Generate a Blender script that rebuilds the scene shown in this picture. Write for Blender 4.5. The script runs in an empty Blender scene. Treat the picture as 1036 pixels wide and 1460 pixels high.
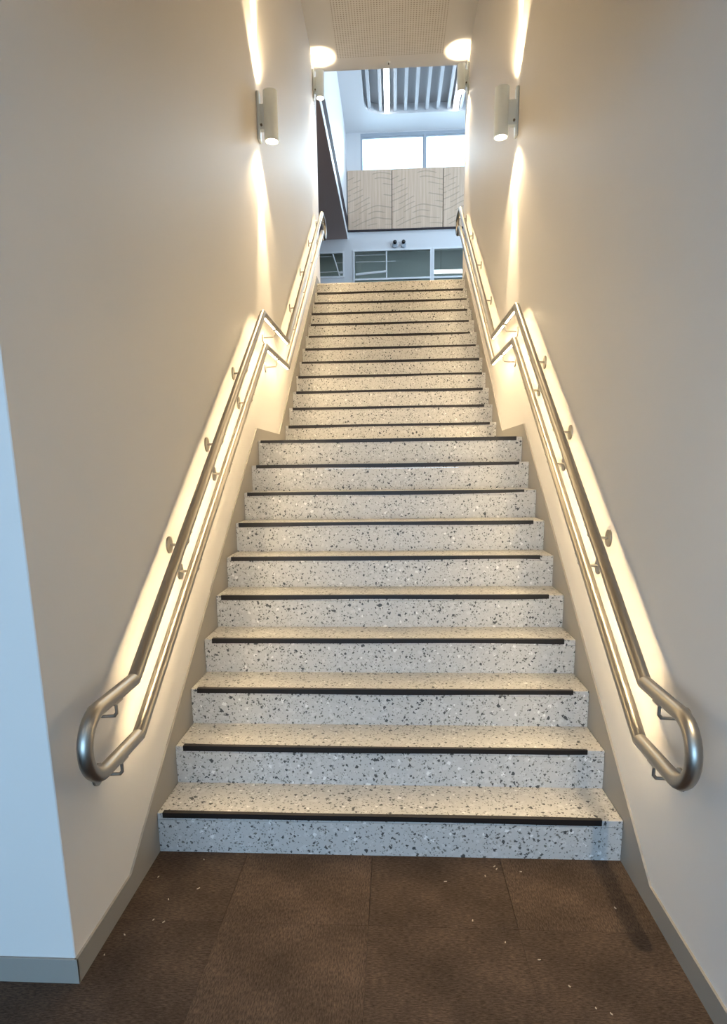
import bpy, bmesh, math, random
from mathutils import Vector, Matrix
random.seed(7)
R = math.radians
S = bpy.context.scene
COL = S.collection

# ------------------------------------------------------------------ camera
FPX, PPX, PPY = 895.15, 512.63, 852.1
cam_data = bpy.data.cameras.new('camera')
cam = bpy.data.objects.new('camera', cam_data)
COL.objects.link(cam)
cam_data.sensor_fit = 'HORIZONTAL'
cam_data.sensor_width = 36
cam_data.lens = FPX / 1036 * 36
cam_data.shift_x = (518 - PPX) / 1036
cam_data.shift_y = (PPY - 730) / 1036
cam_data.clip_start = 0.02
rt = Vector((0.99847375, 0.05358871, -0.01335771))
up = Vector((0.00206642, 0.20544394, 0.9786667))
fw = Vector((-0.05518975, 0.97720061, -0.20501964))
m = Matrix((rt, up, -fw)).transposed().to_4x4()
m.translation = Vector((0.0369, -2.2333, 1.5171))
cam.matrix_world = m
S.camera = cam

# ------------------------------------------------------------------ world, daylight
SKY = (0.23, 0.57, 1.0)
w = bpy.data.worlds.new('sky')
S.world = w
w.use_nodes = True
wb = w.node_tree.nodes['Background']
wb.inputs[0].default_value = (0.52, 0.76, 1.0, 1)
wb.inputs[1].default_value = 4.0
S.view_settings.view_transform = 'Standard'
S.view_settings.look = 'None'
S.view_settings.exposure = 0.15
S.view_settings.gamma = 1.0
S.view_settings.use_curve_mapping = False
WARM = (1.0, 0.775, 0.475)
LED_W, SCONCE_W, TUBE_W = 90.0, 4.2, 9.0

def area(name, loc, rot, sx, sy, power, color, portal=False):
    d = bpy.data.lights.new(name, 'AREA')
    d.shape = 'RECTANGLE'; d.size = sx; d.size_y = sy
    d.energy = power; d.color = color
    if portal:
        d.cycles.is_portal = True
    o = bpy.data.objects.new(name, d)
    o.location = loc; o.rotation_euler = rot
    COL.objects.link(o)
    return o
# daylight outside the hall window (behind the camera) and the clerestory windows
area('hall_window_daylight', (-1.3, -6.12, 1.40), (R(90), 0, 0), 4.6, 2.2, 125, SKY)
area('clerestory_daylight', (1.15, 13.1, 8.3), (R(-62), 0, 0), 3.6, 0.9, 240, (0.66, 0.84, 1.0))
area('side_window_daylight', (3.56, 9.4, 6.3), (0, R(90), 0), 2.6, 4.4, 66, (0.76, 0.88, 1.0))  # added fill for the upper hall, entering by an unseen side window

area('back_room_light', (0, 13.1, 6.38), (0, 0, 0), 5.0, .3, 4, (.9, .96, 1))  # fill without a fixture, added to brighten the room behind the glass

def spot(name, loc, down, power, cone, blend, radius=0.012, parent=None, tilt=0):
    d = bpy.data.lights.new(name, 'SPOT')
    d.energy = power; d.color = WARM; d.spot_size = R(cone); d.spot_blend = blend
    d.shadow_soft_size = radius
    o = bpy.data.objects.new(name, d)
    o.location = loc
    o.rotation_euler = (0 if down else R(180), R(tilt), 0)
    COL.objects.link(o)
    if parent: o.parent = parent
    return o

def hall_downlight_light(loc, power):
    d = bpy.data.lights.new('hall_downlight_lamp', 'AREA')
    d.shape = 'DISK'; d.size = 0.16; d.energy = power; d.color = (1.0, 0.80, 0.58)
    o = bpy.data.objects.new('hall_downlight_lamp', d)
    o.location = loc
    COL.objects.link(o)
    return o

# ------------------------------------------------------------------ materials
def mat(name, color=(.8, .8, .8), rough=.5, metal=0, spec=.5):
    mt = bpy.data.materials.new(name); mt.use_nodes = True
    b = mt.node_tree.nodes['Principled BSDF']
    b.inputs['Base Color'].default_value = (*color, 1)
    b.inputs['Roughness'].default_value = rough
    b.inputs['Metallic'].default_value = metal
    b.inputs['Specular IOR Level'].default_value = spec
    return mt, mt.node_tree.nodes, mt.node_tree.links, b

def node(ns, t, **kw):
    n = ns.new(t)
    for k, v in kw.items():
        if k.startswith('i_'):
            n.inputs[k[2:].replace('_', ' ')].default_value = v
        else:
            setattr(n, k, v)
    return n

def emit(name, color, strength):
    mt = bpy.data.materials.new(name); mt.use_nodes = True
    ns = mt.node_tree.nodes; ns.clear()
    e = ns.new('ShaderNodeEmission'); o = ns.new('ShaderNodeOutputMaterial')
    e.inputs[0].default_value = (*color, 1); e.inputs[1].default_value = strength
    mt.node_tree.links.new(e.outputs[0], o.inputs[0])
    return mt

def bump_noise(ns, ls, b, scale, strength, dist=.002, detail=4, coord=None):
    tc = ns.new('ShaderNodeTexCoord')
    n = node(ns, 'ShaderNodeTexNoise', i_Scale=scale, i_Detail=detail)
    ls.new(tc.outputs['Object'], n.inputs['Vector'])
    bp = node(ns, 'ShaderNodeBump', i_Strength=strength, i_Distance=dist)
    ls.new(n.outputs['Fac'], bp.inputs['Height'])
    ls.new(bp.outputs[0], b.inputs['Normal'])
    return n, bp

def painted(name, color, rough=.45, spec=.5):
    mt, ns, ls, b = mat(name, color, rough, 0, spec)
    bump_noise(ns, ls, b, 260, .12, .0006)
    tc = ns.new('ShaderNodeTexCoord')
    n = node(ns, 'ShaderNodeTexNoise', i_Scale=1.3, i_Detail=3)
    ls.new(tc.outputs['Object'], n.inputs['Vector'])
    mx = ns.new('ShaderNodeMix'); mx.data_type = 'RGBA'
    mx.inputs[6].default_value = (*[c * .97 for c in color], 1)
    mx.inputs[7].default_value = (*[min(1, c * 1.02) for c in color], 1)
    ls.new(n.outputs['Fac'], mx.inputs[0]); ls.new(mx.outputs[2], b.inputs['Base Color'])
    return mt

M = {}
M['wall'] = painted('warm_white_wall_paint', (.67, .64, .605), .52, .22)
M['wall_cool'] = painted('white_wall_paint', (.72, .73, .75), .5)
M['ceiling'] = painted('ceiling_paint', (.72, .70, .68), .7)
M['skirting'] = painted('grey_skirting_paint', (.27, .25, .22), .45)
M['soffit'] = painted('brown_soffit_paint', (.42, .31, .28), .6)
M['dark_trim'] = painted('dark_trim_paint', (.055, .045, .05), .8, .1)
M['white_trim'] = painted('white_trim', (.8, .82, .84), .4)
M['frame_blue'] = painted('grey_blue_window_frame', (.42, .47, .53), .4)
M['lamp_white'] = mat('grey_white_lamp_body', (.80, .88, .93), .4)[0]
M['screw'] = mat('dark_screw', (.2, .19, .17), .4, .8)[0]
M['black'] = mat('glossy_black', (.01, .01, .012), .2)[0]
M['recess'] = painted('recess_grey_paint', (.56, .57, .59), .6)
M['baffle'] = painted('pale_baffle', (.60, .62, .65), .5)

# brushed stainless steel
mt, ns, ls, b = mat('brushed_stainless_steel', (.37, .345, .305), .3, 1.0)
tc = ns.new('ShaderNodeTexCoord'); mp = node(ns, 'ShaderNodeMapping'); mp.inputs['Scale'].default_value = (500, 30, 30)
n = node(ns, 'ShaderNodeTexNoise', i_Scale=3, i_Detail=3)
ls.new(tc.outputs['Object'], mp.inputs[0]); ls.new(mp.outputs[0], n.inputs['Vector'])
mr = node(ns, 'ShaderNodeMapRange'); mr.inputs['To Min'].default_value = .28; mr.inputs['To Max'].default_value = .42
ls.new(n.outputs['Fac'], mr.inputs[0]); ls.new(mr.outputs[0], b.inputs['Roughness'])
M['steel'] = mt

# black rubbery tape
mt, ns, ls, b = mat('black_tape', (.011, .008, .007), .42, 0, .3)
bump_noise(ns, ls, b, 40, .5, .003)
M['tape'] = mt

# speckled terrazzo-look vinyl
def terrazzo():
    mt, ns, ls, b = mat('speckled_stone_vinyl', (.6, .6, .6), .42)
    tc = ns.new('ShaderNodeTexCoord')
    nz = node(ns, 'ShaderNodeTexNoise', i_Scale=55, i_Detail=2)
    ls.new(tc.outputs['Object'], nz.inputs['Vector'])
    sub = node(ns, 'ShaderNodeVectorMath', operation='SUBTRACT'); sub.inputs[1].default_value = (.5, .5, .5)
    sc = node(ns, 'ShaderNodeVectorMath', operation='SCALE'); sc.inputs['Scale'].default_value = .018
    ad = node(ns, 'ShaderNodeVectorMath', operation='ADD')
    ls.new(nz.outputs['Color'], sub.inputs[0]); ls.new(sub.outputs[0], sc.inputs[0])
    ls.new(tc.outputs['Object'], ad.inputs[0]); ls.new(sc.outputs[0], ad.inputs[1])
    def layer(prev, scale, prob, size, color, rot):
        mp = node(ns, 'ShaderNodeMapping'); mp.inputs['Rotation'].default_value = rot
        mp.inputs['Location'].default_value = (scale * .13, scale * .07, scale * .03)
        ls.new(ad.outputs[0], mp.inputs[0])
        v = node(ns, 'ShaderNodeTexVoronoi', feature='F1', distance='CHEBYCHEV', i_Scale=scale)
        ls.new(mp.outputs[0], v.inputs['Vector'])
        sep = node(ns, 'ShaderNodeSeparateColor'); ls.new(v.outputs['Color'], sep.inputs[0])
        g = node(ns, 'ShaderNodeMath', operation='LESS_THAN'); g.inputs[1].default_value = prob
        ls.new(sep.outputs[0], g.inputs[0])
        rad = node(ns, 'ShaderNodeMath', operation='MULTIPLY_ADD')
        rad.inputs[1].default_value = size * .8; rad.inputs[2].default_value = size * .35
        ls.new(sep.outputs[1], rad.inputs[0])
        d = node(ns, 'ShaderNodeMath', operation='LESS_THAN')
        ls.new(v.outputs['Distance'], d.inputs[0]); ls.new(rad.outputs[0], d.inputs[1])
        f = node(ns, 'ShaderNodeMath', operation='MULTIPLY'); ls.new(g.outputs[0], f.inputs[0]); ls.new(d.outputs[0], f.inputs[1])
        mx = ns.new('ShaderNodeMix'); mx.data_type = 'RGBA'
        ls.new(f.outputs[0], mx.inputs[0])
        if isinstance(prev, tuple): mx.inputs[6].default_value = (*prev, 1)
        else: ls.new(prev, mx.inputs[6])
        mx.inputs[7].default_value = (*color, 1)
        return mx.outputs[2]
    c = (.45, .44, .425)
    c = layer(c, 42, .55, .40, (.51, .50, .485), (.3, .2, .5))
    c = layer(c, 60, .35, .38, (.43, .42, .405), (.9, .1, .2))
    c = layer(c, 38, .18, .26, (.68, .67, .65), (.2, 1.1, .4))
    c = layer(c, 120, .24, .38, (.27, .26, .24), (.5, .6, .1))
    c = layer(c, 92, .34, .33, (.14, .135, .12), (1.0, .4, .7))
    c = layer(c, 66, .28, .30, (.06, .06, .057), (.4, .9, 1.2))
    c = layer(c, 42, .12, .27, (.05, .052, .052), (.8, .3, .9))
    ls.new(c, b.inputs['Base Color'])
    return mt
M['terrazzo'] = terrazzo()

# dark brown loop-pile carpet, each tile a little different in tone
def carpet(name, base, dark):
    mt, ns, ls, b = mat(name, base, .95, 0, .1)
    tc = ns.new('ShaderNodeTexCoord')
    oi = ns.new('ShaderNodeObjectInfo')
    ang = node(ns, 'ShaderNodeMath', operation='GREATER_THAN'); ang.inputs[1].default_value = .5
    ls.new(oi.outputs['Random'], ang.inputs[0])
    a2 = node(ns, 'ShaderNodeMath', operation='MULTIPLY'); a2.inputs[1].default_value = math.pi / 2
    ls.new(ang.outputs[0], a2.inputs[0])
    vr = node(ns, 'ShaderNodeVectorRotate', rotation_type='Z_AXIS')
    ls.new(tc.outputs['Object'], vr.inputs['Vector']); ls.new(a2.outputs[0], vr.inputs['Angle'])
    mp = node(ns, 'ShaderNodeMapping'); mp.inputs['Scale'].default_value = (60, 240, 60)
    ls.new(vr.outputs[0], mp.inputs[0])
    n1 = node(ns, 'ShaderNodeTexNoise', i_Scale=1, i_Detail=4, i_Roughness=.7)
    ls.new(mp.outputs[0], n1.inputs['Vector'])
    n2 = node(ns, 'ShaderNodeTexNoise', i_Scale=5, i_Detail=5)
    ls.new(tc.outputs['Object'], n2.inputs['Vector'])
    cr = ns.new('ShaderNodeValToRGB')
    cr.color_ramp.elements[0].position = .32; cr.color_ramp.elements[0].color = (*dark, 1)
    cr.color_ramp.elements[1].position = .72; cr.color_ramp.elements[1].color = (*base, 1)
    ls.new(n1.outputs['Fac'], cr.inputs[0])
    mr = node(ns, 'ShaderNodeMapRange'); mr.inputs['To Min'].default_value = .6; mr.inputs['To Max'].default_value = 1.35
    mr.inputs['From Min'].default_value = .25; mr.inputs['From Max'].default_value = .75
    ls.new(n2.outputs['Fac'], mr.inputs[0])
    rr = node(ns, 'ShaderNodeMapRange'); rr.inputs['To Min'].default_value = .88; rr.inputs['To Max'].default_value = 1.15
    ls.new(oi.outputs['Random'], rr.inputs[0])
    mm = node(ns, 'ShaderNodeMath', operation='MULTIPLY'); ls.new(mr.outputs[0], mm.inputs[0]); ls.new(rr.outputs[0], mm.inputs[1])
    vs = node(ns, 'ShaderNodeVectorMath', operation='SCALE')
    ls.new(cr.outputs[0], vs.inputs[0]); ls.new(mm.outputs[0], vs.inputs['Scale'])
    ls.new(vs.outputs[0], b.inputs['Base Color'])
    bp = node(ns, 'ShaderNodeBump', i_Strength=.8, i_Distance=.004)
    ls.new(n1.outputs['Fac'], bp.inputs['Height']); ls.new(bp.outputs[0], b.inputs['Normal'])
    return mt
M['carpet'] = carpet('dark_brown_carpet', (.116, .079, .057), (.030, .0215, .016))

# perforated plasterboard
mt, ns, ls, b = mat('perforated_board', (.72, .70, .68), .7)
tc = ns.new('ShaderNodeTexCoord'); sp = ns.new('ShaderNodeSeparateXYZ'); ls.new(tc.outputs['Object'], sp.inputs[0])
def tri(out, period):
    a = node(ns, 'ShaderNodeMath', operation='DIVIDE'); a.inputs[1].default_value = period; ls.new(out, a.inputs[0])
    f = node(ns, 'ShaderNodeMath', operation='FRACT'); ls.new(a.outputs[0], f.inputs[0])
    s = node(ns, 'ShaderNodeMath', operation='SUBTRACT'); s.inputs[1].default_value = .5; ls.new(f.outputs[0], s.inputs[0])
    p = node(ns, 'ShaderNodeMath', operation='POWER'); p.inputs[1].default_value = 2; ls.new(s.outputs[0], p.inputs[0])
    return p.outputs[0]
ax, ay = tri(sp.outputs[0], .030), tri(sp.outputs[1], .030)
s = node(ns, 'ShaderNodeMath', operation='ADD'); ls.new(ax, s.inputs[0]); ls.new(ay, s.inputs[1])
lt = node(ns, 'ShaderNodeMath', operation='LESS_THAN'); lt.inputs[1].default_value = .055; ls.new(s.outputs[0], lt.inputs[0])
mx = ns.new('ShaderNodeMix'); mx.data_type = 'RGBA'; ls.new(lt.outputs[0], mx.inputs[0])
mx.inputs[6].default_value = (.72, .70, .68, 1); mx.inputs[7].default_value = (.36, .32, .27, 1)
ls.new(mx.outputs[2], b.inputs['Base Color'])
M['perforated'] = mt

# pale timber acoustic panel with curved grooves
mt, ns, ls, b = mat('pale_timber_panel', (.45, .38, .31), .55)
tc = ns.new('ShaderNodeTexCoord')
mp = node(ns, 'ShaderNodeMapping'); mp.inputs['Scale'].default_value = (28, 1, 1.2); ls.new(tc.outputs['Object'], mp.inputs[0])
gr = node(ns, 'ShaderNodeTexNoise', i_Scale=1, i_Detail=4); ls.new(mp.outputs[0], gr.inputs['Vector'])
cr = ns.new('ShaderNodeValToRGB')
cr.color_ramp.elements[0].position = .3; cr.color_ramp.elements[0].color = (.58, .42, .295, 1)
cr.color_ramp.elements[1].position = .7; cr.color_ramp.elements[1].color = (.72, .555, .42, 1)
ls.new(gr.outputs['Fac'], cr.inputs[0])
sp = ns.new('ShaderNodeSeparateXYZ'); ls.new(tc.outputs['Object'], sp.inputs[0])
def mth(op, a, bb, c=None):
    q = node(ns, 'ShaderNodeMath', operation=op)
    for i, vv in enumerate((a, bb, c)):
        if vv is None: continue
        if isinstance(vv, (int, float)): q.inputs[i].default_value = vv
        else: ls.new(vv, q.inputs[i])
    return q.outputs[0]
sx = mth('SINE', mth('MULTIPLY_ADD', sp.outputs[0], 4.6, -1.1), 0)
hz = mth('MULTIPLY_ADD', sx, -.075, sp.outputs[2])
hz = mth('MULTIPLY_ADD', sp.outputs[0], -.14, hz)
wn = node(ns, 'ShaderNodeTexNoise', i_Scale=2.2, i_Detail=1); ls.new(tc.outputs['Object'], wn.inputs['Vector'])
hz = mth('MULTIPLY_ADD', wn.outputs['Fac'], .10, hz)
fr = mth('FRACT', mth('DIVIDE', hz, .105), 0)
ln = mth('LESS_THAN', fr, .2)
mpb = node(ns, 'ShaderNodeMapping'); mpb.inputs['Scale'].default_value = (1.1, 1, 6); ls.new(tc.outputs['Object'], mpb.inputs[0])
br = node(ns, 'ShaderNodeTexNoise', i_Scale=1, i_Detail=1); ls.new(mpb.outputs[0], br.inputs['Vector'])
on = mth('GREATER_THAN', br.outputs['Fac'], .48)
fac = mth('MULTIPLY', mth('MULTIPLY', ln, on), .36)
mx = ns.new('ShaderNodeMix'); mx.data_type = 'RGBA'; ls.new(fac, mx.inputs[0]); ls.new(cr.outputs[0], mx.inputs[6])
mx.inputs[7].default_value = (.20, .15, .115, 1); ls.new(mx.outputs[2], b.inputs['Base Color'])
M['timber'] = mt

# window glass
def glass(name, tint, rough=.02):
    mt = bpy.data.materials.new(name); mt.use_nodes = True
    ns = mt.node_tree.nodes; ls = mt.node_tree.links; ns.clear()
    t = ns.new('ShaderNodeBsdfTransparent'); t.inputs[0].default_value = (*tint, 1)
    g = ns.new('ShaderNodeBsdfGlossy'); g.inputs['Roughness'].default_value = rough
    f = ns.new('ShaderNodeFresnel'); f.inputs[0].default_value = 1.5
    x = ns.new('ShaderNodeMixShader'); o = ns.new('ShaderNodeOutputMaterial')
    ls.new(f.outputs[0], x.inputs[0]); ls.new(t.outputs[0], x.inputs[1]); ls.new(g.outputs[0], x.inputs[2])
    ls.new(x.outputs[0], o.inputs[0])
    return mt
M['glass'] = glass('clear_window_glass', (.95, .97, .97))
M['dark_glass'] = glass('grey_tinted_glass', (.80, .86, .85))
M['dim_room'] = mat('dim_room_paint', (.75, .80, .78), .7)[0]
M['led'] = emit('warm_led_strip', (1.0, .765, .44), LED_W)
M['lens'] = emit('lit_lamp_lens', (1, .86, .66), 14)
M['tube'] = emit('white_ceiling_light', (.93, .97, 1), TUBE_W)
M['tube_dim'] = emit('distant_ceiling_light', (.88, .95, 1), 4)
M['chip'] = mat('pale_wood_chip', (.42, .34, .25), .7)[0]

# ------------------------------------------------------------------ mesh helpers
def link(name, bm, m, parent=None, smooth=False):
    bmesh.ops.recalc_face_normals(bm, faces=bm.faces)
    me = bpy.data.meshes.new(name); bm.to_mesh(me); bm.free()
    if m: me.materials.append(m)
    if smooth:
        for p in me.polygons: p.use_smooth = True
    o = bpy.data.objects.new(name, me); COL.objects.link(o)
    if parent: o.parent = parent
    return o

def add_box(bm, a, b, bev=0):
    r = bmesh.ops.create_cube(bm, size=1)
    vs = r['verts']
    for v in vs:
        v.co = Vector([a[i] + (v.co[i] + .5) * (b[i] - a[i]) for i in range(3)])
    if bev:
        es = list({e for v in vs for e in v.link_edges})
        bmesh.ops.bevel(bm, geom=es, offset=bev, segments=1, affect='EDGES')
    return bm

def box(name, a, b, m, parent=None, bev=0):
    return link(name, add_box(bmesh.new(), a, b, bev), m, parent)

def prism(bm, pts, x0, x1):
    """extrude an outline given in (y, z) between two x values"""
    a = [bm.verts.new((x0, p[0], p[1])) for p in pts]
    b = [bm.verts.new((x1, p[0], p[1])) for p in pts]
    bm.faces.new(a); bm.faces.new(b[::-1])
    n = len(pts)
    for i in range(n):
        bm.faces.new((a[i], a[(i + 1) % n], b[(i + 1) % n], b[i]))
    return bm

def tube(bm, pts, r, seg=16, closed=False, cap=True):
    """sweep a circle along points with mitred joints"""
    pts = [Vector(p) for p in pts]; n = len(pts); rings = []; mitre = []
    prev_n = None
    for i, p in enumerate(pts):
        if closed: d0, d1 = (p - pts[i - 1]).normalized(), (pts[(i + 1) % n] - p).normalized()
        else:
            d1 = (pts[min(i + 1, n - 1)] - pts[min(i, n - 2)]).normalized()
            d0 = (pts[max(i, 1)] - pts[max(i - 1, 0)]).normalized()
        t = (d0 + d1).normalized()
        if prev_n is None:
            prev_n = d0.orthogonal().normalized()
            if abs(d0.x) < .9: prev_n = (Vector((1, 0, 0)) - d0 * d0.x).normalized()
        nn = (prev_n - d0 * prev_n.dot(d0)).normalized()
        bb = d0.cross(nn)
        ring = []
        for k in range(seg):
            a = 2 * math.pi * k / seg
            q = nn * math.cos(a) * r + bb * math.sin(a) * r
            # slide along d0 on to the mitre plane
            q = q - d0 * (q.dot(t) / d0.dot(t))
            ring.append(bm.verts.new(p + q))
        rings.append(ring)
        mitre.append(d0.angle(d1) > R(20))
        prev_n = nn
        prev_n = (prev_n - d1 * prev_n.dot(d1)).normalized()
    m_ = n if closed else n - 1
    for i in range(m_):
        A, B = rings[i], rings[(i + 1) % n]
        for k in range(seg):
            bm.faces.new((A[k], A[(k + 1) % seg], B[(k + 1) % seg], B[k]))
    for ring, mt_ in zip(rings, mitre):
        if mt_:
            for k in range(seg):
                e = bm.edges.get((ring[k], ring[(k + 1) % seg]))
                if e: e.smooth = False
    if cap and not closed:
        bm.faces.new(rings[0][::-1]); bm.faces.new(rings[-1])
    return bm

def cyl(bm, c, axis, r, h, seg=24, bev=0):
    axis = Vector(axis).normalized()
    q = Vector((0, 0, 1)).rotation_difference(axis)
    r_ = bmesh.ops.create_cone(bm, cap_ends=True, segments=seg, radius1=r, radius2=r, depth=h)
    for v in r_['verts']: v.co = q @ v.co + Vector(c)
    if bev:
        es = [e for e in {e for v in r_['verts'] for e in v.link_edges} if len(e.link_faces) == 2 and e.calc_face_angle(0) > .8]
        bmesh.ops.bevel(bm, geom=es, offset=bev, segments=2, affect='EDGES')
    return bm

def arc_pts(cy, cz, rad, a0, a1, n, x):
    return [(x, cy + rad * math.cos(R(a0 + (a1 - a0) * i / n)), cz + rad * math.sin(R(a0 + (a1 - a0) * i / n))) for i in range(n + 1)]

def autosmooth(o, ang=40):
    me = o.data
    keep = [e.index for e in me.edges if e.use_edge_sharp]
    for p in me.polygons: p.use_smooth = True
    me.set_sharp_from_angle(angle=R(ang))
    for i in keep: me.edges[i].use_edge_sharp = True
    return o

def struct(o): o['kind'] = 'structure'; return o
def tag(o, label, cat, group=None):
    o['label'] = label; o['category'] = cat
    if group: o['group'] = group
    return o
def empty(name, loc=(0, 0, 0)):
    o = bpy.data.objects.new(name, None); o.location = loc; o.empty_display_size = .1
    COL.objects.link(o); return o

# ------------------------------------------------------------------ the setting
RISE, GO, WX, WALL, SK = .17, .25, .912, .921, .913
LX = .899
def nose_y(k): return (k - 1) * GO + (LX if k > 10 else 0)
TOPZ, ENDY, CEIL = 22 * RISE, 6.58, 6.25
Y0 = -.66

# floor: slab with carpet tiles as pieces
fl = struct(box('floor', (-5.0, -6.0, -.15), (1.15, .6, -.008), M['dark_trim']))
tb = add_box(bmesh.new(), (0.0002, 0.0002, -.0078), (.4998, .4998, 0), .0008)
tile0 = None
def tile(x0, y0, x1, y1):
    global tile0
    if x1 - x0 > .499 and y1 - y0 > .499:
        if tile0 is None:
            o = link('carpet_tile', tb, M['carpet'], fl); tile0 = o
        else:
            o = tile0.copy(); COL.objects.link(o); o.parent = fl
        o.location = (x0, y0, 0)
    elif x1 > x0 + .02 and y1 > y0 + .02:
        o = box('carpet_tile', (.0006, .0006, -.0078), (x1 - x0 - .0006, y1 - y0 - .0006, 0), M['carpet'], fl, .0012)
        o.location = (x0, y0, 0)
for i in range(-11, 1):
    for j in range(-12, 2):
        x0, y0 = .447 + .5 * i, -.39 + .5 * j
        x1, y1 = x0 + .5, y0 + .5
        x0 = max(x0, -4.98); y0 = max(y0, -5.98); y1 = min(y1, .475 if x1 < -1.0 else .01)
        tile(x0, y0, x1, y1)
for j in range(-12, 1):
    tile(.947, max(-.39 + .5 * j, -5.98), 1.12, min(.11 + .5 * j, .01))

# walls of the stair
wl = struct(box('wall_left', (-1.16, Y0, 0), (-WALL, 6.6, CEIL), M['wall'], None, .003))
wr = struct(box('wall_right', (WALL, -6.0, 0), (1.16, 6.62, CEIL), M['wall'], None, .003))
# skirting that follows the flight
top = [(Y0 - .006, .084), (-.267, .084), (2.232, 1.785), (3.105, 1.785), (6.13, TOPZ + .084), (6.60, TOPZ + .084)]
bot = [(6.60, TOPZ - .3), (6.2, TOPZ - .3), (3.45, 1.55), (2.35, 1.55), (.1, .0), (Y0 - .006, 0)]
sl = struct(link('baseboard_left', prism(bmesh.new(), top + bot, -WALL, -SK), M['skirting']))
top_r = [(-5.99, .084)] + top[1:]
bot_r = bot[:-1] + [(-5.99, 0)]
sr = struct(link('baseboard_right', prism(bmesh.new(), top_r + bot_r, SK, WALL), M['skirting']))
struct(box('baseboard_front', (-1.166, Y0 - .008, 0), (-SK, Y0, .084), M['skirting'], None, .001))
struct(box('baseboard_side', (-1.168, Y0 - .008, 0), (-1.16, .55, .084), M['skirting'], None, .001))

# ceiling over the stair with a perforated board
cl = struct(box('ceiling', (-1.16, Y0, CEIL), (1.16, ENDY, CEIL + .12), M['ceiling']))
box('perforated_panel', (-.632, .3, CEIL - .006), (.62, 6.33, CEIL), M['perforated'], cl, .002)
# lower hall shell
struct(box('ceiling_hall', (-5.0, -6.0, 2.75), (1.16, Y0, 2.87), M['ceiling']))
struct(box('wall_hall_left', (-5.12, -6.12, 0), (-5.0, .6, 2.87), M['wall_cool']))
struct(box('wall_hall_end', (-5.0, .48, 0), (-1.16, .6, 2.87), M['wall_cool']))
struct(box('ceiling_side', (-5.0, Y0, 2.75), (-1.16, .48, 2.87), M['ceiling']))
struct(box('wall_bulkhead', (-1.16, Y0 - .12, 2.87), (1.16, Y0, CEIL + .12), M['wall']))
bm = bmesh.new()
add_box(bm, (-5.0, -6.12, 0), (-3.6, -6.0, 2.87)); add_box(bm, (1.0, -6.12, 0), (1.16, -6.0, 2.87))
add_box(bm, (-3.6, -6.12, 0), (1.0, -6.0, .3)); add_box(bm, (-3.6, -6.12, 2.5), (1.0, -6.0, 2.87))
struct(link('wall_hall_back', bm, M['wall_cool']))
wn_ = struct(box('window_1', (-3.6, -6.08, .3), (1.0, -6.03, .36), M['frame_blue']))
for x in (-3.6, -2.1, -.55, .94):
    box('mullion', (x, -6.08, .36), (x + .06, -6.03, 2.44), M['frame_blue'], wn_)
box('head_rail', (-3.6, -6.08, 2.44), (1.0, -6.03, 2.5), M['frame_blue'], wn_)

# upper hall shell
UZ, FY, FX = 8.25, 12.4, -.945
struct(box('floor_upper', (-4.0, 6.42, TOPZ - .25), (3.4, 13.9, TOPZ), M['carpet']))
struct(box('wall_upper_front', (-.945, 6.46, CEIL + .12), (3.4, ENDY, UZ), M['wall_cool']))
struct(box('wall_upper_front_left', (-4.0, 6.48, TOPZ), (-1.16, 6.6, 6.258), M['wall_cool']))
struct(box('wall_upper_front_right', (1.16, 6.5, TOPZ), (3.4, 6.62, CEIL + .12), M['wall_cool']))
struct(box('wall_upper_left', (-4.1, 6.48, TOPZ), (-4.0, FY, 6.258), M['wall_cool']))
bm = bmesh.new()
add_box(bm, (3.4, 6.46, TOPZ), (3.5, 7.2, UZ + .4)); add_box(bm, (3.4, 11.6, TOPZ), (3.5, 13.9, UZ + .4))
add_box(bm, (3.4, 7.2, TOPZ), (3.5, 11.6, 5.0)); add_box(bm, (3.4, 7.2, 7.6), (3.5, 11.6, UZ + .4))
struct(link('wall_upper_right', bm, M['wall_cool']))
sw = struct(box('window_6', (3.42, 7.2, 5.0), (3.48, 11.6, 5.05), M['frame_blue']))  # unseen window added so the side fill has an opening
for y in (7.2, 8.65, 10.1, 11.55): box('mullion', (3.42, y, 5.05), (3.48, y + .05, 7.55), M['frame_blue'], sw)
box('head_rail', (3.42, 7.2, 7.55), (3.48, 11.6, 7.6), M['frame_blue'], sw)
# lower part of the far wall with its glazed openings
OP = [('window_2', -1.60, -1.030, 5.525, 6.0), ('door_1', -.825, .835, TOPZ + .02, 6.02), ('door_2', .875, 1.80, TOPZ + .02, 6.02)]
bm = bmesh.new()
add_box(bm, (-4.0, FY, TOPZ), (-1.60, FY + .12, 6.40)); add_box(bm, (-1.60, FY, TOPZ), (-1.03, FY + .12, 5.525))
add_box(bm, (-1.60, FY, 6.0), (-1.03, FY + .12, 6.40)); add_box(bm, (-1.03, FY, TOPZ), (-.825, FY + .12, 6.40))
add_box(bm, (-.825, FY, 6.02), (1.80, FY + .12, 6.40)); add_box(bm, (.835, FY, TOPZ), (.875, FY + .12, 6.02))
add_box(bm, (1.80, FY, TOPZ), (3.4, FY + .12, 6.40))
struct(link('wall_far', bm, M['wall_cool']))
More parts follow.
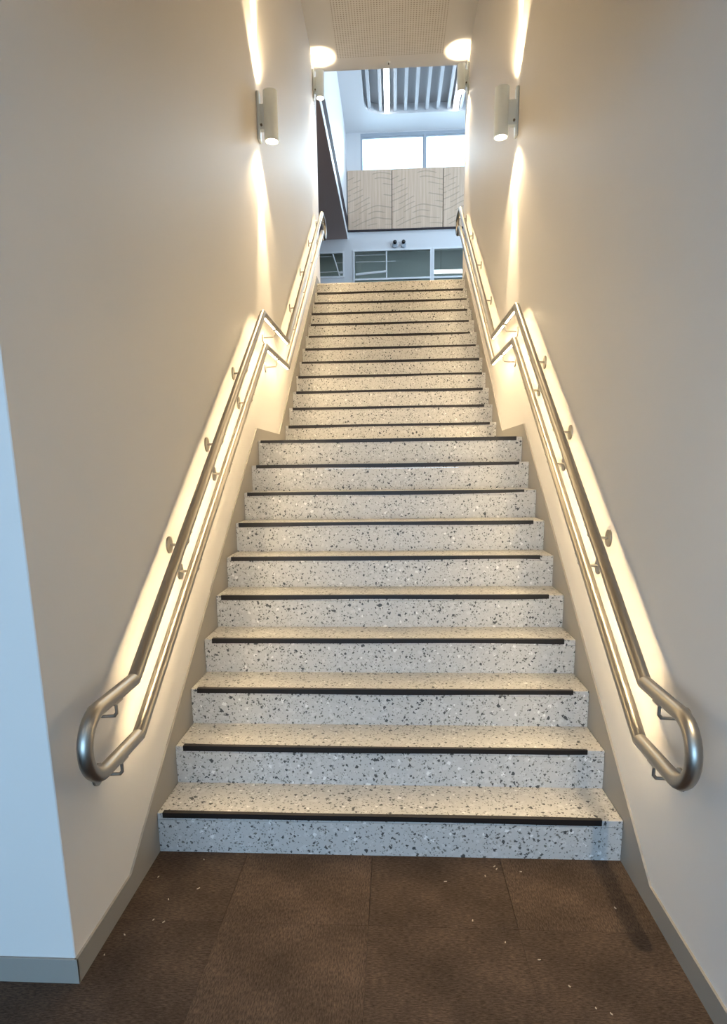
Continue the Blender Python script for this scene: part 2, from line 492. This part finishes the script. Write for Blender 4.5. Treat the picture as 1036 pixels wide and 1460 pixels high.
# upper part of the far wall around the clerestory windows
bm = bmesh.new()
add_box(bm, (FX, FY, 6.40), (3.4, FY + .12, 7.53)); add_box(bm, (FX, FY, 7.53), (-.645, FY + .12, UZ))
add_box(bm, (2.9, FY, 7.53), (3.4, FY + .12, UZ)); add_box(bm, (-.645, FY, 8.235), (2.9, FY + .12, UZ))
struct(link('wall_far_upper', bm, M['wall_cool']))
for k, (x0, x1) in enumerate(((-.645, .675), (.675, 2.0), (2.0, 2.9))):
    wz0, wz1 = 7.53, 8.235
    bm = bmesh.new()
    add_box(bm, (x0, FY + .01, wz0), (x0 + .025, FY + .09, wz1)); add_box(bm, (x1 - .02, FY + .01, wz0), (x1, FY + .09, wz1))
    add_box(bm, (x0 + .025, FY + .01, wz1 - .06), (x1 - .02, FY + .09, wz1)); add_box(bm, (x0 + .025, FY + .01, wz0), (x1 - .02, FY + .09, wz0 + .025))
    f = struct(link('window_%d' % (3 + k), bm, M['frame_blue']))
    bm = bmesh.new()
    for (a, b) in (((x0 + .025, wz0 + .025), (x0 + .04, wz1 - .06)), ((x1 - .035, wz0 + .025), (x1 - .02, wz1 - .06)), ((x0 + .04, wz1 - .09), (x1 - .035, wz1 - .06))):
        add_box(bm, (a[0], FY + .03, a[1]), (b[0], FY + .07, b[1]))
    s_ = link('sash', bm, M['frame_blue'], f)
    box('pane', (x0 + .035, FY + .048, wz0 + .02), (x1 - .03, FY + .054, wz1 - .08), M['glass'], f)

# brown soffit of the low side ceiling, its fascia and trims
sf = struct(box('ceiling_soffit', (-4.0, 6.6, 6.258), (FX, FY, 6.30), M['soffit']))
fa = struct(box('wall_fascia', (FX - .12, 6.6, 6.68), (FX, FY, UZ), M['wall_cool']))
struct(box('trim_1', (FX - .02, 6.6, 6.262), (FX + .006, FY, 6.392), M['white_trim']))
struct(box('trim_2', (FX - .10, 6.6, 6.392), (FX + .002, FY, 6.68), M['dark_trim']))
# ceiling of the upper hall with a round-cornered recess
def rrect(x0, y0, x1, y1, rad, n=8):
    out = []
    for cx, cy, a in ((x1 - rad, y1 - rad, 0), (x0 + rad, y1 - rad, 90), (x0 + rad, y0 + rad, 180), (x1 - rad, y0 + rad, 270)):
        for i in range(n + 1):
            t = R(a + 90 * i / n); out.append((cx + rad * math.cos(t), cy + rad * math.sin(t)))
    return out
RX0, RX1, RY0, RY1 = -.525, 2.6, 7.4, 11.74
bm = bmesh.new()
outer = [bm.verts.new((x, y, UZ)) for x, y in ((FX - .12, 6.46), (3.4, 6.46), (3.4, FY + .12), (FX - .12, FY + .12))]
ring = rrect(RX0, RY0, RX1, RY1, .38)
inner = [bm.verts.new((x, y, UZ)) for x, y in ring]
eo = [bm.edges.new((outer[i], outer[(i + 1) % 4])) for i in range(4)]
ei = [bm.edges.new((inner[i], inner[(i + 1) % len(inner)])) for i in range(len(inner))]
bmesh.ops.triangle_fill(bm, edges=eo + ei, use_beauty=True)
ext = bmesh.ops.extrude_face_region(bm, geom=list(bm.faces))
for v in [g for g in ext['geom'] if isinstance(g, bmesh.types.BMVert)]: v.co.z += .17
uc = struct(link('ceiling_upper', bm, M['wall_cool']))
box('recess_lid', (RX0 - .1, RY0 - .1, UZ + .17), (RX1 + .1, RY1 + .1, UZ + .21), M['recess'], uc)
for x in (-.43, -.215, .07, .27, .475, .685, .895, 1.10, 1.345, 1.56, 1.78, 2.0, 2.22, 2.44):
    y1 = RY1 - .02 if x > RX0 + .38 and x < RX1 - .38 else RY1 - .38 + math.sqrt(max(0, .38 ** 2 - (.38 - min(x - RX0, RX1 - x)) ** 2)) - .03
    box('ceiling_baffle', (x - .029, RY0 + .4, UZ + .03), (x + .029, y1, UZ + .11), M['baffle'], uc, .004)

# timber panels on the upper far wall
px = [-.930, .003, 1.069, 2.135, 3.2]
for i in range(4):
    o = box('timber_wall_panel', (0, 0, 0), (px[i + 1] - px[i] - .014, .045, 1.125), M['timber'], None, .002)
    o.location = (px[i] + .006, FY - .05, 6.412)
    tag(o, ['pale timber wall panel with curved grooves at the left, beside the dark fascia',
            'full-width pale timber wall panel in the middle, below the left window',
            'pale timber wall panel at the right with its edge behind the stair wall',
            'pale timber wall panel hidden behind the right stair wall'][i], 'wall panel', 'timber panels under the high windows')
struct(box('trim_4', (-.93, FY - .004, 6.412), (3.19, FY, 7.53), M['dark_trim']))
struct(box('trim_3', (-.935, FY - .052, 6.385), (3.3, FY, 6.411), M['dark_trim']))

# glazed openings below
def glazed(name, x0, x1, z0, z1, transom=None, panel=M['dark_glass']):
    bm = bmesh.new(); t = .035
    add_box(bm, (x0, FY - .012, z0), (x0 + t, FY + .08, z1)); add_box(bm, (x1 - t, FY - .012, z0), (x1, FY + .08, z1))
    add_box(bm, (x0 + t, FY - .012, z1 - t), (x1 - t, FY + .08, z1)); add_box(bm, (x0 + t, FY - .012, z0), (x1 - t, FY + .08, z0 + t))
    f = struct(link(name, bm, M['white_trim']))
    if transom:
        box('transom', (x0 + t, FY - .012, transom - .03), (x1 - t, FY + .07, transom + .005), M['white_trim'], f)
        box('pane', (x0 + t, FY + .03, transom + .005), (x1 - t, FY + .036, z1 - t), panel, f)
        box('pane', (x0 + t, FY + .03, z0 + t), (x1 - t, FY + .036, transom - .03), panel, f)
    else:
        box('pane', (x0 + t, FY + .03, z0 + t), (x1 - t, FY + .036, z1 - t), panel, f)
    return f
glazed('window_2', -1.62, -1.020, 5.50, 6.02)
glazed('door_1', -.835, .845, TOPZ + .02, 6.04, 5.465)
glazed('door_2', .862, 1.80, TOPZ + .02, 6.04, 5.465)
# dim room behind the glass
bm = bmesh.new()
add_box(bm, (-4.0, 13.8, TOPZ), (3.4, 13.9, 6.6)); add_box(bm, (-4.1, FY, TOPZ), (-4.0, 13.9, 6.6)); add_box(bm, (-4.1, FY + .12, 6.4), (3.4, 13.9, 6.6))
struct(link('wall_back_room', bm, M['dim_room']))
# hanging light bars in the dim room
o = box('light_bar', (.90, 12.56, 5.575), (1.75, 12.61, 5.645), M['tube_dim'], None, .01)
for x in (1.05, 1.6): link('hanger', tube(bmesh.new(), [(x, 12.585, 5.64), (x, 12.585, 6.40)], .004, 6), M['screw'], o)
tag(o, 'long bright white light bar seen through the right-hand glazing', 'light')
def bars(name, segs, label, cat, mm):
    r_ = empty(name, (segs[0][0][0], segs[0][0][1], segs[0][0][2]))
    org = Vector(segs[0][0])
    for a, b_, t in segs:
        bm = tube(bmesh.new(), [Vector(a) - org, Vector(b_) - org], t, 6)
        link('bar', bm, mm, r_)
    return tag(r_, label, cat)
Yb = FY + .012  # solid white bars at the panes stand in for reflections in the glass
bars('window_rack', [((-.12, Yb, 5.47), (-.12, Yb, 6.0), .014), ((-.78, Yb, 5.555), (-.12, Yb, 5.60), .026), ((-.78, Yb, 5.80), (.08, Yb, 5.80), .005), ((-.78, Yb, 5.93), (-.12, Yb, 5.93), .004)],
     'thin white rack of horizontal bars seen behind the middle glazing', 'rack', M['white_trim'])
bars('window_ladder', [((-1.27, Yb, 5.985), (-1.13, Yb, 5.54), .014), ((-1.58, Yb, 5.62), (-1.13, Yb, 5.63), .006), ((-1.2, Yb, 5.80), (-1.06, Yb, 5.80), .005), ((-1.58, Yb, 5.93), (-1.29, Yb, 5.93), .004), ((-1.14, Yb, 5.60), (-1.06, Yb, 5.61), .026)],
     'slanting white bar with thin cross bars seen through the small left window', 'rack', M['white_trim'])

# ------------------------------------------------------------------ staircase
st = empty('staircase')
tag(st, 'long straight speckled stone-look staircase with a mid landing and black nosing tape', 'stairs')
TP = {1:(-.890,.832),2:(-.878,.841),3:(-.883,.842),4:(-.874,.858),5:(-.886,.836),6:(-.887,.84),7:(-.896,.849),8:(-.893,.839),9:(-.881,.85),10:(-.896,.873),11:(-.884,.857),12:(-.881,.839),13:(-.881,.856),14:(-.893,.879),15:(-.89,.881),16:(-.883,.874),17:(-.875,.842),18:(-.88,.853),19:(-.898,.862),20:(-.894,.878),21:(-.886,.861)}
rnd = random.Random(3)
for k in range(1, 23):
    y, z = nose_y(k), k * RISE
    box('riser', (-WX, y, z - RISE + .0002), (WX, y + .014, z - .0295), M['terrazzo'], st)
    y2 = nose_y(k + 1) if k < 22 else y + .30
    box('tread', (-WX, y, z - .029), (WX, y2 + .012 if k < 22 else y2, z), M['terrazzo'], st, .002)
    if k in TP:
        x0, x1 = TP[k]
        n = 14; bm = bmesh.new(); secs = []
        ph, dr = rnd.uniform(0, 6), rnd.uniform(-.003, .003)
        for i in range(n + 1):
            t = i / n; x = x0 + (x1 - x0) * t
            wob = .0022 * math.sin(ph + t * 9) + dr * t
            td = .017 + wob; rd = .020 - wob * .6 + .002 * math.sin(ph * 2 + t * 5)
            if i == 0: td += rnd.uniform(-.004, .008)
            if i == n: td += rnd.uniform(-.008, .003); rd += rnd.uniform(-.006, .003)
            h = .0025
            prof = [(y + td, z + .0004), (y + td, z + h), (y - h, z + h), (y - h, z - rd), (y - .0004, z - rd), (y - .0004, z + .0004)]
            secs.append([bm.verts.new((x, a, b)) for a, b in prof])
        for i in range(n):
            for j in range(6):
                bm.faces.new((secs[i][j], secs[i][(j + 1) % 6], secs[i + 1][(j + 1) % 6], secs[i + 1][j]))
        bm.faces.new(secs[0]); bm.faces.new(secs[-1][::-1])
        link('nosing_strip', bm, M['tape'], st)

# ------------------------------------------------------------------ handrails
RR = .0225
def handrail(sgn, label, uys, lys):
    X = sgn * .835
    root = empty('handrail', (X, -.27, 0))
    O = Vector((X, -.27, 0))
    zU = [.828, 2.522, 2.522, 4.525]; zL = [.630, 2.322, 2.322, 4.328]
    ys = [-.275, 2.215, 3.19, 6.15]; yl = [-.275, 2.26, 3.16, 6.17]
    rb = (zU[0] - zL[0]) / 2; rtp = (zU[3] - zL[3]) / 2
    path = [(X, y, z) for y, z in zip(ys, zU)]
    path += arc_pts(6.39, (zU[3] + zL[3]) / 2, rtp, 90, -90, 14, X)
    path += [(X, y, z) for y, z in list(zip(yl, zL))[::-1]]
    path += arc_pts(-.535, (zU[0] + zL[0]) / 2, rb, -90, -270, 16, X)
    bm = tube(bmesh.new(), [Vector(p) - O for p in path], RR, 20, closed=True)
    autosmooth(link('rail_tube', bm, M['steel'], root), 30)
    # light strips under the tubes
    for yy, zz in ((ys, zU), (yl, zL)):
        for i in range(3):
            a, b_ = Vector((X, yy[i], zz[i])), Vector((X, yy[i + 1], zz[i + 1]))
            d = (b_ - a).normalized(); nrm = Vector((0, d.z, -d.y))   # pointing down, square to the tube
            side = Vector((sgn, 0, 0))
            nrm2 = (nrm * math.cos(R(9)) - side * math.sin(R(9))).normalized()
            sd = d.cross(nrm2).normalized()
            a2, b2 = a + d * .03, b_ - d * .03
            bm = bmesh.new()
            h = .0045 if i == 1 else .0036
            cs = [(-h, RR - .004), (h, RR - .004), (h, RR + .0022), (-h, RR + .0022)]
            va = [bm.verts.new(a2 - O + sd * s + nrm2 * n_) for s, n_ in cs]
            vb = [bm.verts.new(b2 - O + sd * s + nrm2 * n_) for s, n_ in cs]
            for j in range(4): bm.faces.new((va[j], va[(j + 1) % 4], vb[(j + 1) % 4], vb[j]))
            bm.faces.new(va); bm.faces.new(vb[::-1])
            ls_ = link('light_strip', bm, M['led'], root)
            ls_['label'] = 'glowing warm light strip'
    # brackets
    proto = None
    def zr(y, yy, zz):
        if y <= yy[0]: return zz[0]
        for i in range(3):
            if y <= yy[i + 1]: return zz[i] + (zz[i + 1] - zz[i]) * (y - yy[i]) / (yy[i + 1] - yy[i])
        return zz[3]
    for yb, Y_, Z_ in [(y, ys, zU) for y in uys] + [(y, yl, zL) for y in lys]:
        z = zr(yb, Y_, Z_)
        if proto is None:
            xo = sgn * (WALL - .835)
            bm = tube(bmesh.new(), [(0, 0, -RR + .002), (0, 0, -.060), (sgn * .008, 0, -.070), (xo * .9, 0, -.074), (xo, 0, -.074)], .0055, 8)
            br_ = autosmooth(link('bracket', bm, M['steel'], root), 50)
            ro = cyl(bmesh.new(), (xo - sgn * .003, 0, -.074), (1, 0, 0), .036, .008, 20, .002)
            rs = autosmooth(link('rosette', ro, M['steel'], br_), 30)
            bm = bmesh.new(); add_box(bm, (-.012, -.028, -RR - .004), (.012, .028, -RR + .003), .001)
            sd_ = link('saddle', bm, M['steel'], br_)
            proto = br_
        else:
            br_ = proto.copy(); COL.objects.link(br_); br_.parent = root
            for ch in list(proto.children):
                c = ch.copy(); COL.objects.link(c); c.parent = br_
        br_.location = Vector((X, yb, z)) - O
    tag(root, label, 'handrail', 'stainless stair handrails')
    return root
handrail(-1, 'stainless double handrail with glowing light strips on the left stair wall', (-.42, .38, 1.02, 1.655, 2.62, 3.93, 4.70, 5.45, 6.25), (-.42, .49, 1.12, 1.75, 2.66, 3.93, 4.70, 5.45, 6.25))
handrail(1, 'stainless double handrail with glowing light strips on the right stair wall', (-.40, .40, 1.07, 1.70, 2.62, 3.97, 4.73, 5.50, 6.25), (-.40, .51, 1.16, 1.82, 2.66, 3.97, 4.73, 5.50, 6.25))

# ------------------------------------------------------------------ wall lamps
def wall_lamp(sgn, y, z, label, h=.30, xa=.81):
    X = sgn * WALL
    root = empty('wall_lamp', (X, y, z))
    off = -sgn * (WALL - xa)
    # body: open-ended cylinder with recessed lit lenses
    bm = bmesh.new(); r0, r1 = .051, .044; seg = 32
    prof = [(r1, h / 2 - .010), (r1, h / 2), (r0, h / 2), (r0, -h / 2), (r1, -h / 2), (r1, -h / 2 + .010)]
    rings = [[bm.verts.new((off + r * math.cos(2 * math.pi * i / seg), r * math.sin(2 * math.pi * i / seg), zz)) for i in range(seg)] for r, zz in prof]
    for a, b_ in zip(rings, rings[1:]):
        for i in range(seg): bm.faces.new((a[i], a[(i + 1) % seg], b_[(i + 1) % seg], b_[i]))
    bm.faces.new(rings[0]); bm.faces.new(rings[-1])
    body = autosmooth(link('lamp_body', bm, M['lamp_white'], root), 40)
    for s in (1, -1):
        le = link('lens', cyl(bmesh.new(), (off, 0, s * (h / 2 - .007)), (0, 0, 1), .040, .004, 24), M['lens'], body)
        le['label'] = 'glowing lens'
        for dx in (-.028, .028):
            link('lens_screw', cyl(bmesh.new(), (off + dx, .01, s * (h / 2 - .0035)), (0, 0, 1), .005, .003, 8), M['screw'], body)
    bm = bmesh.new(); add_box(bm, (-.020, -.032, -.155), (.0, .032, .155), .006) if sgn > 0 else add_box(bm, (0, -.032, -.155), (.020, .032, .155), .006)
    bp_ = link('back_plate', bm, M['lamp_white'], root)
    link('plate_screw', cyl(bmesh.new(), (-sgn * .021, -.004, .02), (1, 0, 0), .006, .004, 10), M['screw'], bp_)
    a, b_ = sorted((-sgn * .018, off + sgn * .045))
    link('arm', add_box(bmesh.new(), (a, -.022, -.085), (b_, .022, .075), .003), M['lamp_white'], root)
    link('arm_knob', cyl(bmesh.new(), (-sgn * .030, -.026, -.06), (0, 1, 0), .008, .012, 10), M['screw'], root)
    for s in (1, -1):
        zz = s * (h / 2 + .003)
        spot('wall_lamp_beam', (off, 0, zz), s < 0, 56 * SCONCE_W, 39, .7, .012, root)
        spot('wall_lamp_spill', (off, 0, zz), s < 0, 15 * SCONCE_W, 116, .45, .03, root)
    return tag(root, label, 'wall lamp', 'up-and-down wall lamps')
wall_lamp(-1, 2.755, 3.935, 'grey cylinder up-and-down wall lamp on left wall above the landing', .31, .825)
wall_lamp(1, 2.90, 3.965, 'grey cylinder up-and-down wall lamp on right wall above the landing', .31, .805)
wall_lamp(-1, 6.30, 5.965, 'glaring small cylinder wall lamp high on left wall close under the ceiling', .28, .835)
wall_lamp(1, 6.30, 5.965, 'glaring small cylinder wall lamp high on right wall close under the ceiling', .28, .835)

# ------------------------------------------------------------------ small fittings
t_ = empty('smoke_detector', (-.02, 6.45, CEIL))
link('detector_base', cyl(bmesh.new(), (0, 0, -.005), (0, 0, 1), .022, .010, 20, .002), M['white_trim'], t_)
link('detector_nozzle', cyl(bmesh.new(), (0, 0, -.020), (0, 0, 1), .007, .022, 10, .002), M['screw'], t_)
tag(t_, 'tiny ceiling fitting near the front edge of the perforated ceiling', 'detector')
for i, x in enumerate((.062, .245)):
    t_ = empty('security_camera', (x, FY, 6.13))
    link('camera_base', cyl(bmesh.new(), (0, -.03, -.03), (0, 1, 0), .052, .06, 20, .01), M['frame_blue'], t_)
    bm = bmesh.new(); bmesh.ops.create_uvsphere(bm, u_segments=20, v_segments=12, radius=.042)
    for v in bm.verts: v.co += Vector((.0, -.075, .015))
    link('camera_dome', bm, M['black'], t_, True)
    tag(t_, ['small black round camera on far white wall, left of the pair', 'small black round camera on far white wall, right of the pair'][i], 'camera', 'black cameras on the far wall')
for i, (x, y1, lab) in enumerate(((-.085, RY1 - .02, 'long white linear ceiling light in the slatted recess, nearer the left end'), (1.235, RY1 - .02, 'long white linear ceiling light in the slatted recess, beside the right stair wall'))):
    t_ = empty('linear_ceiling_light', (x, RY0 + .5, UZ))
    ln_ = y1 - RY0 - .5
    link('housing', add_box(bmesh.new(), (-.055, 0, .02), (.055, ln_, .11), .003), M['white_trim'], t_)
    link('diffuser', add_box(bmesh.new(), (-.048, .01, -.004), (.048, ln_ - .01, .02), .002), M['tube'], t_)
    tag(t_, lab, 'ceiling light', 'linear ceiling lights')

# recessed downlights in the hall ceiling behind the camera
for i, (x, y) in enumerate(((-.2, -1.9), (-1.9, -2.2), (-.2, -4.2), (-2.8, -4.2))):
    t_ = empty('hall_downlight', (x, y, 2.75))
    link('downlight_ring', cyl(bmesh.new(), (0, 0, -.004), (0, 0, 1), .10, .008, 28, .002), M['white_trim'], t_)
    link('downlight_lens', cyl(bmesh.new(), (0, 0, -.009), (0, 0, 1), .08, .003, 24), M['lens'], t_)
    tag(t_, 'round recessed downlight in the lower hall ceiling, ' + ['directly over the viewpoint', 'left of the viewpoint near the pier', 'furthest back beside the window wall', 'furthest back at the left'][i], 'ceiling light', 'hall downlights')
    hall_downlight_light((x, y, 2.73), 2.5)
t_ = empty('hall_downlight', (.85, -1.17, 2.75))
link('downlight_ring', cyl(bmesh.new(), (0, 0, -.004), (0, 0, 1), .055, .008, 28, .002), M['white_trim'], t_)
link('downlight_lens', cyl(bmesh.new(), (0, 0, -.009), (0, 0, 1), .04, .003, 24), M['lens'], t_)
spot('downlight_beam', (0, 0, -.02), True, 150, 84, .8, .022, t_)
tag(t_, 'small recessed downlight in the hall ceiling beside the right wall', 'ceiling light')

# pale wood chips scattered on the carpet
CHIP_WHERE = ['just inside the middle carpet joint crossing', 'close to the first step right of its middle', 'by the first step, rightmost of the close trio', 'below the trio of chips in front of the first step',
 'under the cross joint right of centre', 'lower right of the carpet joint crossing', 'in the shadow stripe below the right handrail', 'left one of the pair at the bottom edge',
 'right one of the pair at the bottom edge', 'right of centre above the pair at the bottom edge', 'alone in front of the middle of the first step', 'touching distance from the left end of the first step',
 'slightly out from the left end of step one', 'left side, above the pair on the cross joint', 'against the left skirting beside the first step', 'left one of the pair on the left cross joint',
 'right one of the pair on the left cross joint', 'left side, just below the cross joint', 'beside the left skirting near the pier corner', 'by the first step, left one of the close trio']
cp = [(.300,-.353),(.419,-.054),(.514,-.083),(.376,-.114),(.393,-.45),(.486,-.519),(.801,-.273),(.606,-.694),(.643,-.711),(.552,-.619),(.224,-.151),(-.718,-.05),(-.687,-.223),(-.777,-.285),(-.86,-.162),(-.792,-.39),(-.753,-.399),(-.862,-.463),(-.89,-.552),(.425,-.07)]
for i, (x, y) in enumerate(cp):
    L_ = rnd.uniform(.006, .014); a = rnd.uniform(0, 3.1)
    bm = bmesh.new()
    base = [(-L_ / 2, -.001), (-L_ * .1, -.0022), (L_ / 2, -.0008), (L_ * .45, .0012), (0, .0024), (-L_ * .45, .001)]
    lo = [bm.verts.new((p[0], p[1], 0)) for p in base]; hi = [bm.verts.new((p[0] * .9, p[1] * .8, .0015 + .002 * abs(p[0]) / L_)) for p in base]
    bm.faces.new(lo[::-1]); bm.faces.new(hi)
    for j in range(6): bm.faces.new((lo[j], lo[(j + 1) % 6], hi[(j + 1) % 6], hi[j]))
    o = link('wood_chip', bm, M['chip']); o.location = (x, y, .0002); o.rotation_euler = (0, 0, a)
    tag(o, 'pale wood chip on carpet, ' + CHIP_WHERE[i], 'debris', 'wood chips on the carpet')
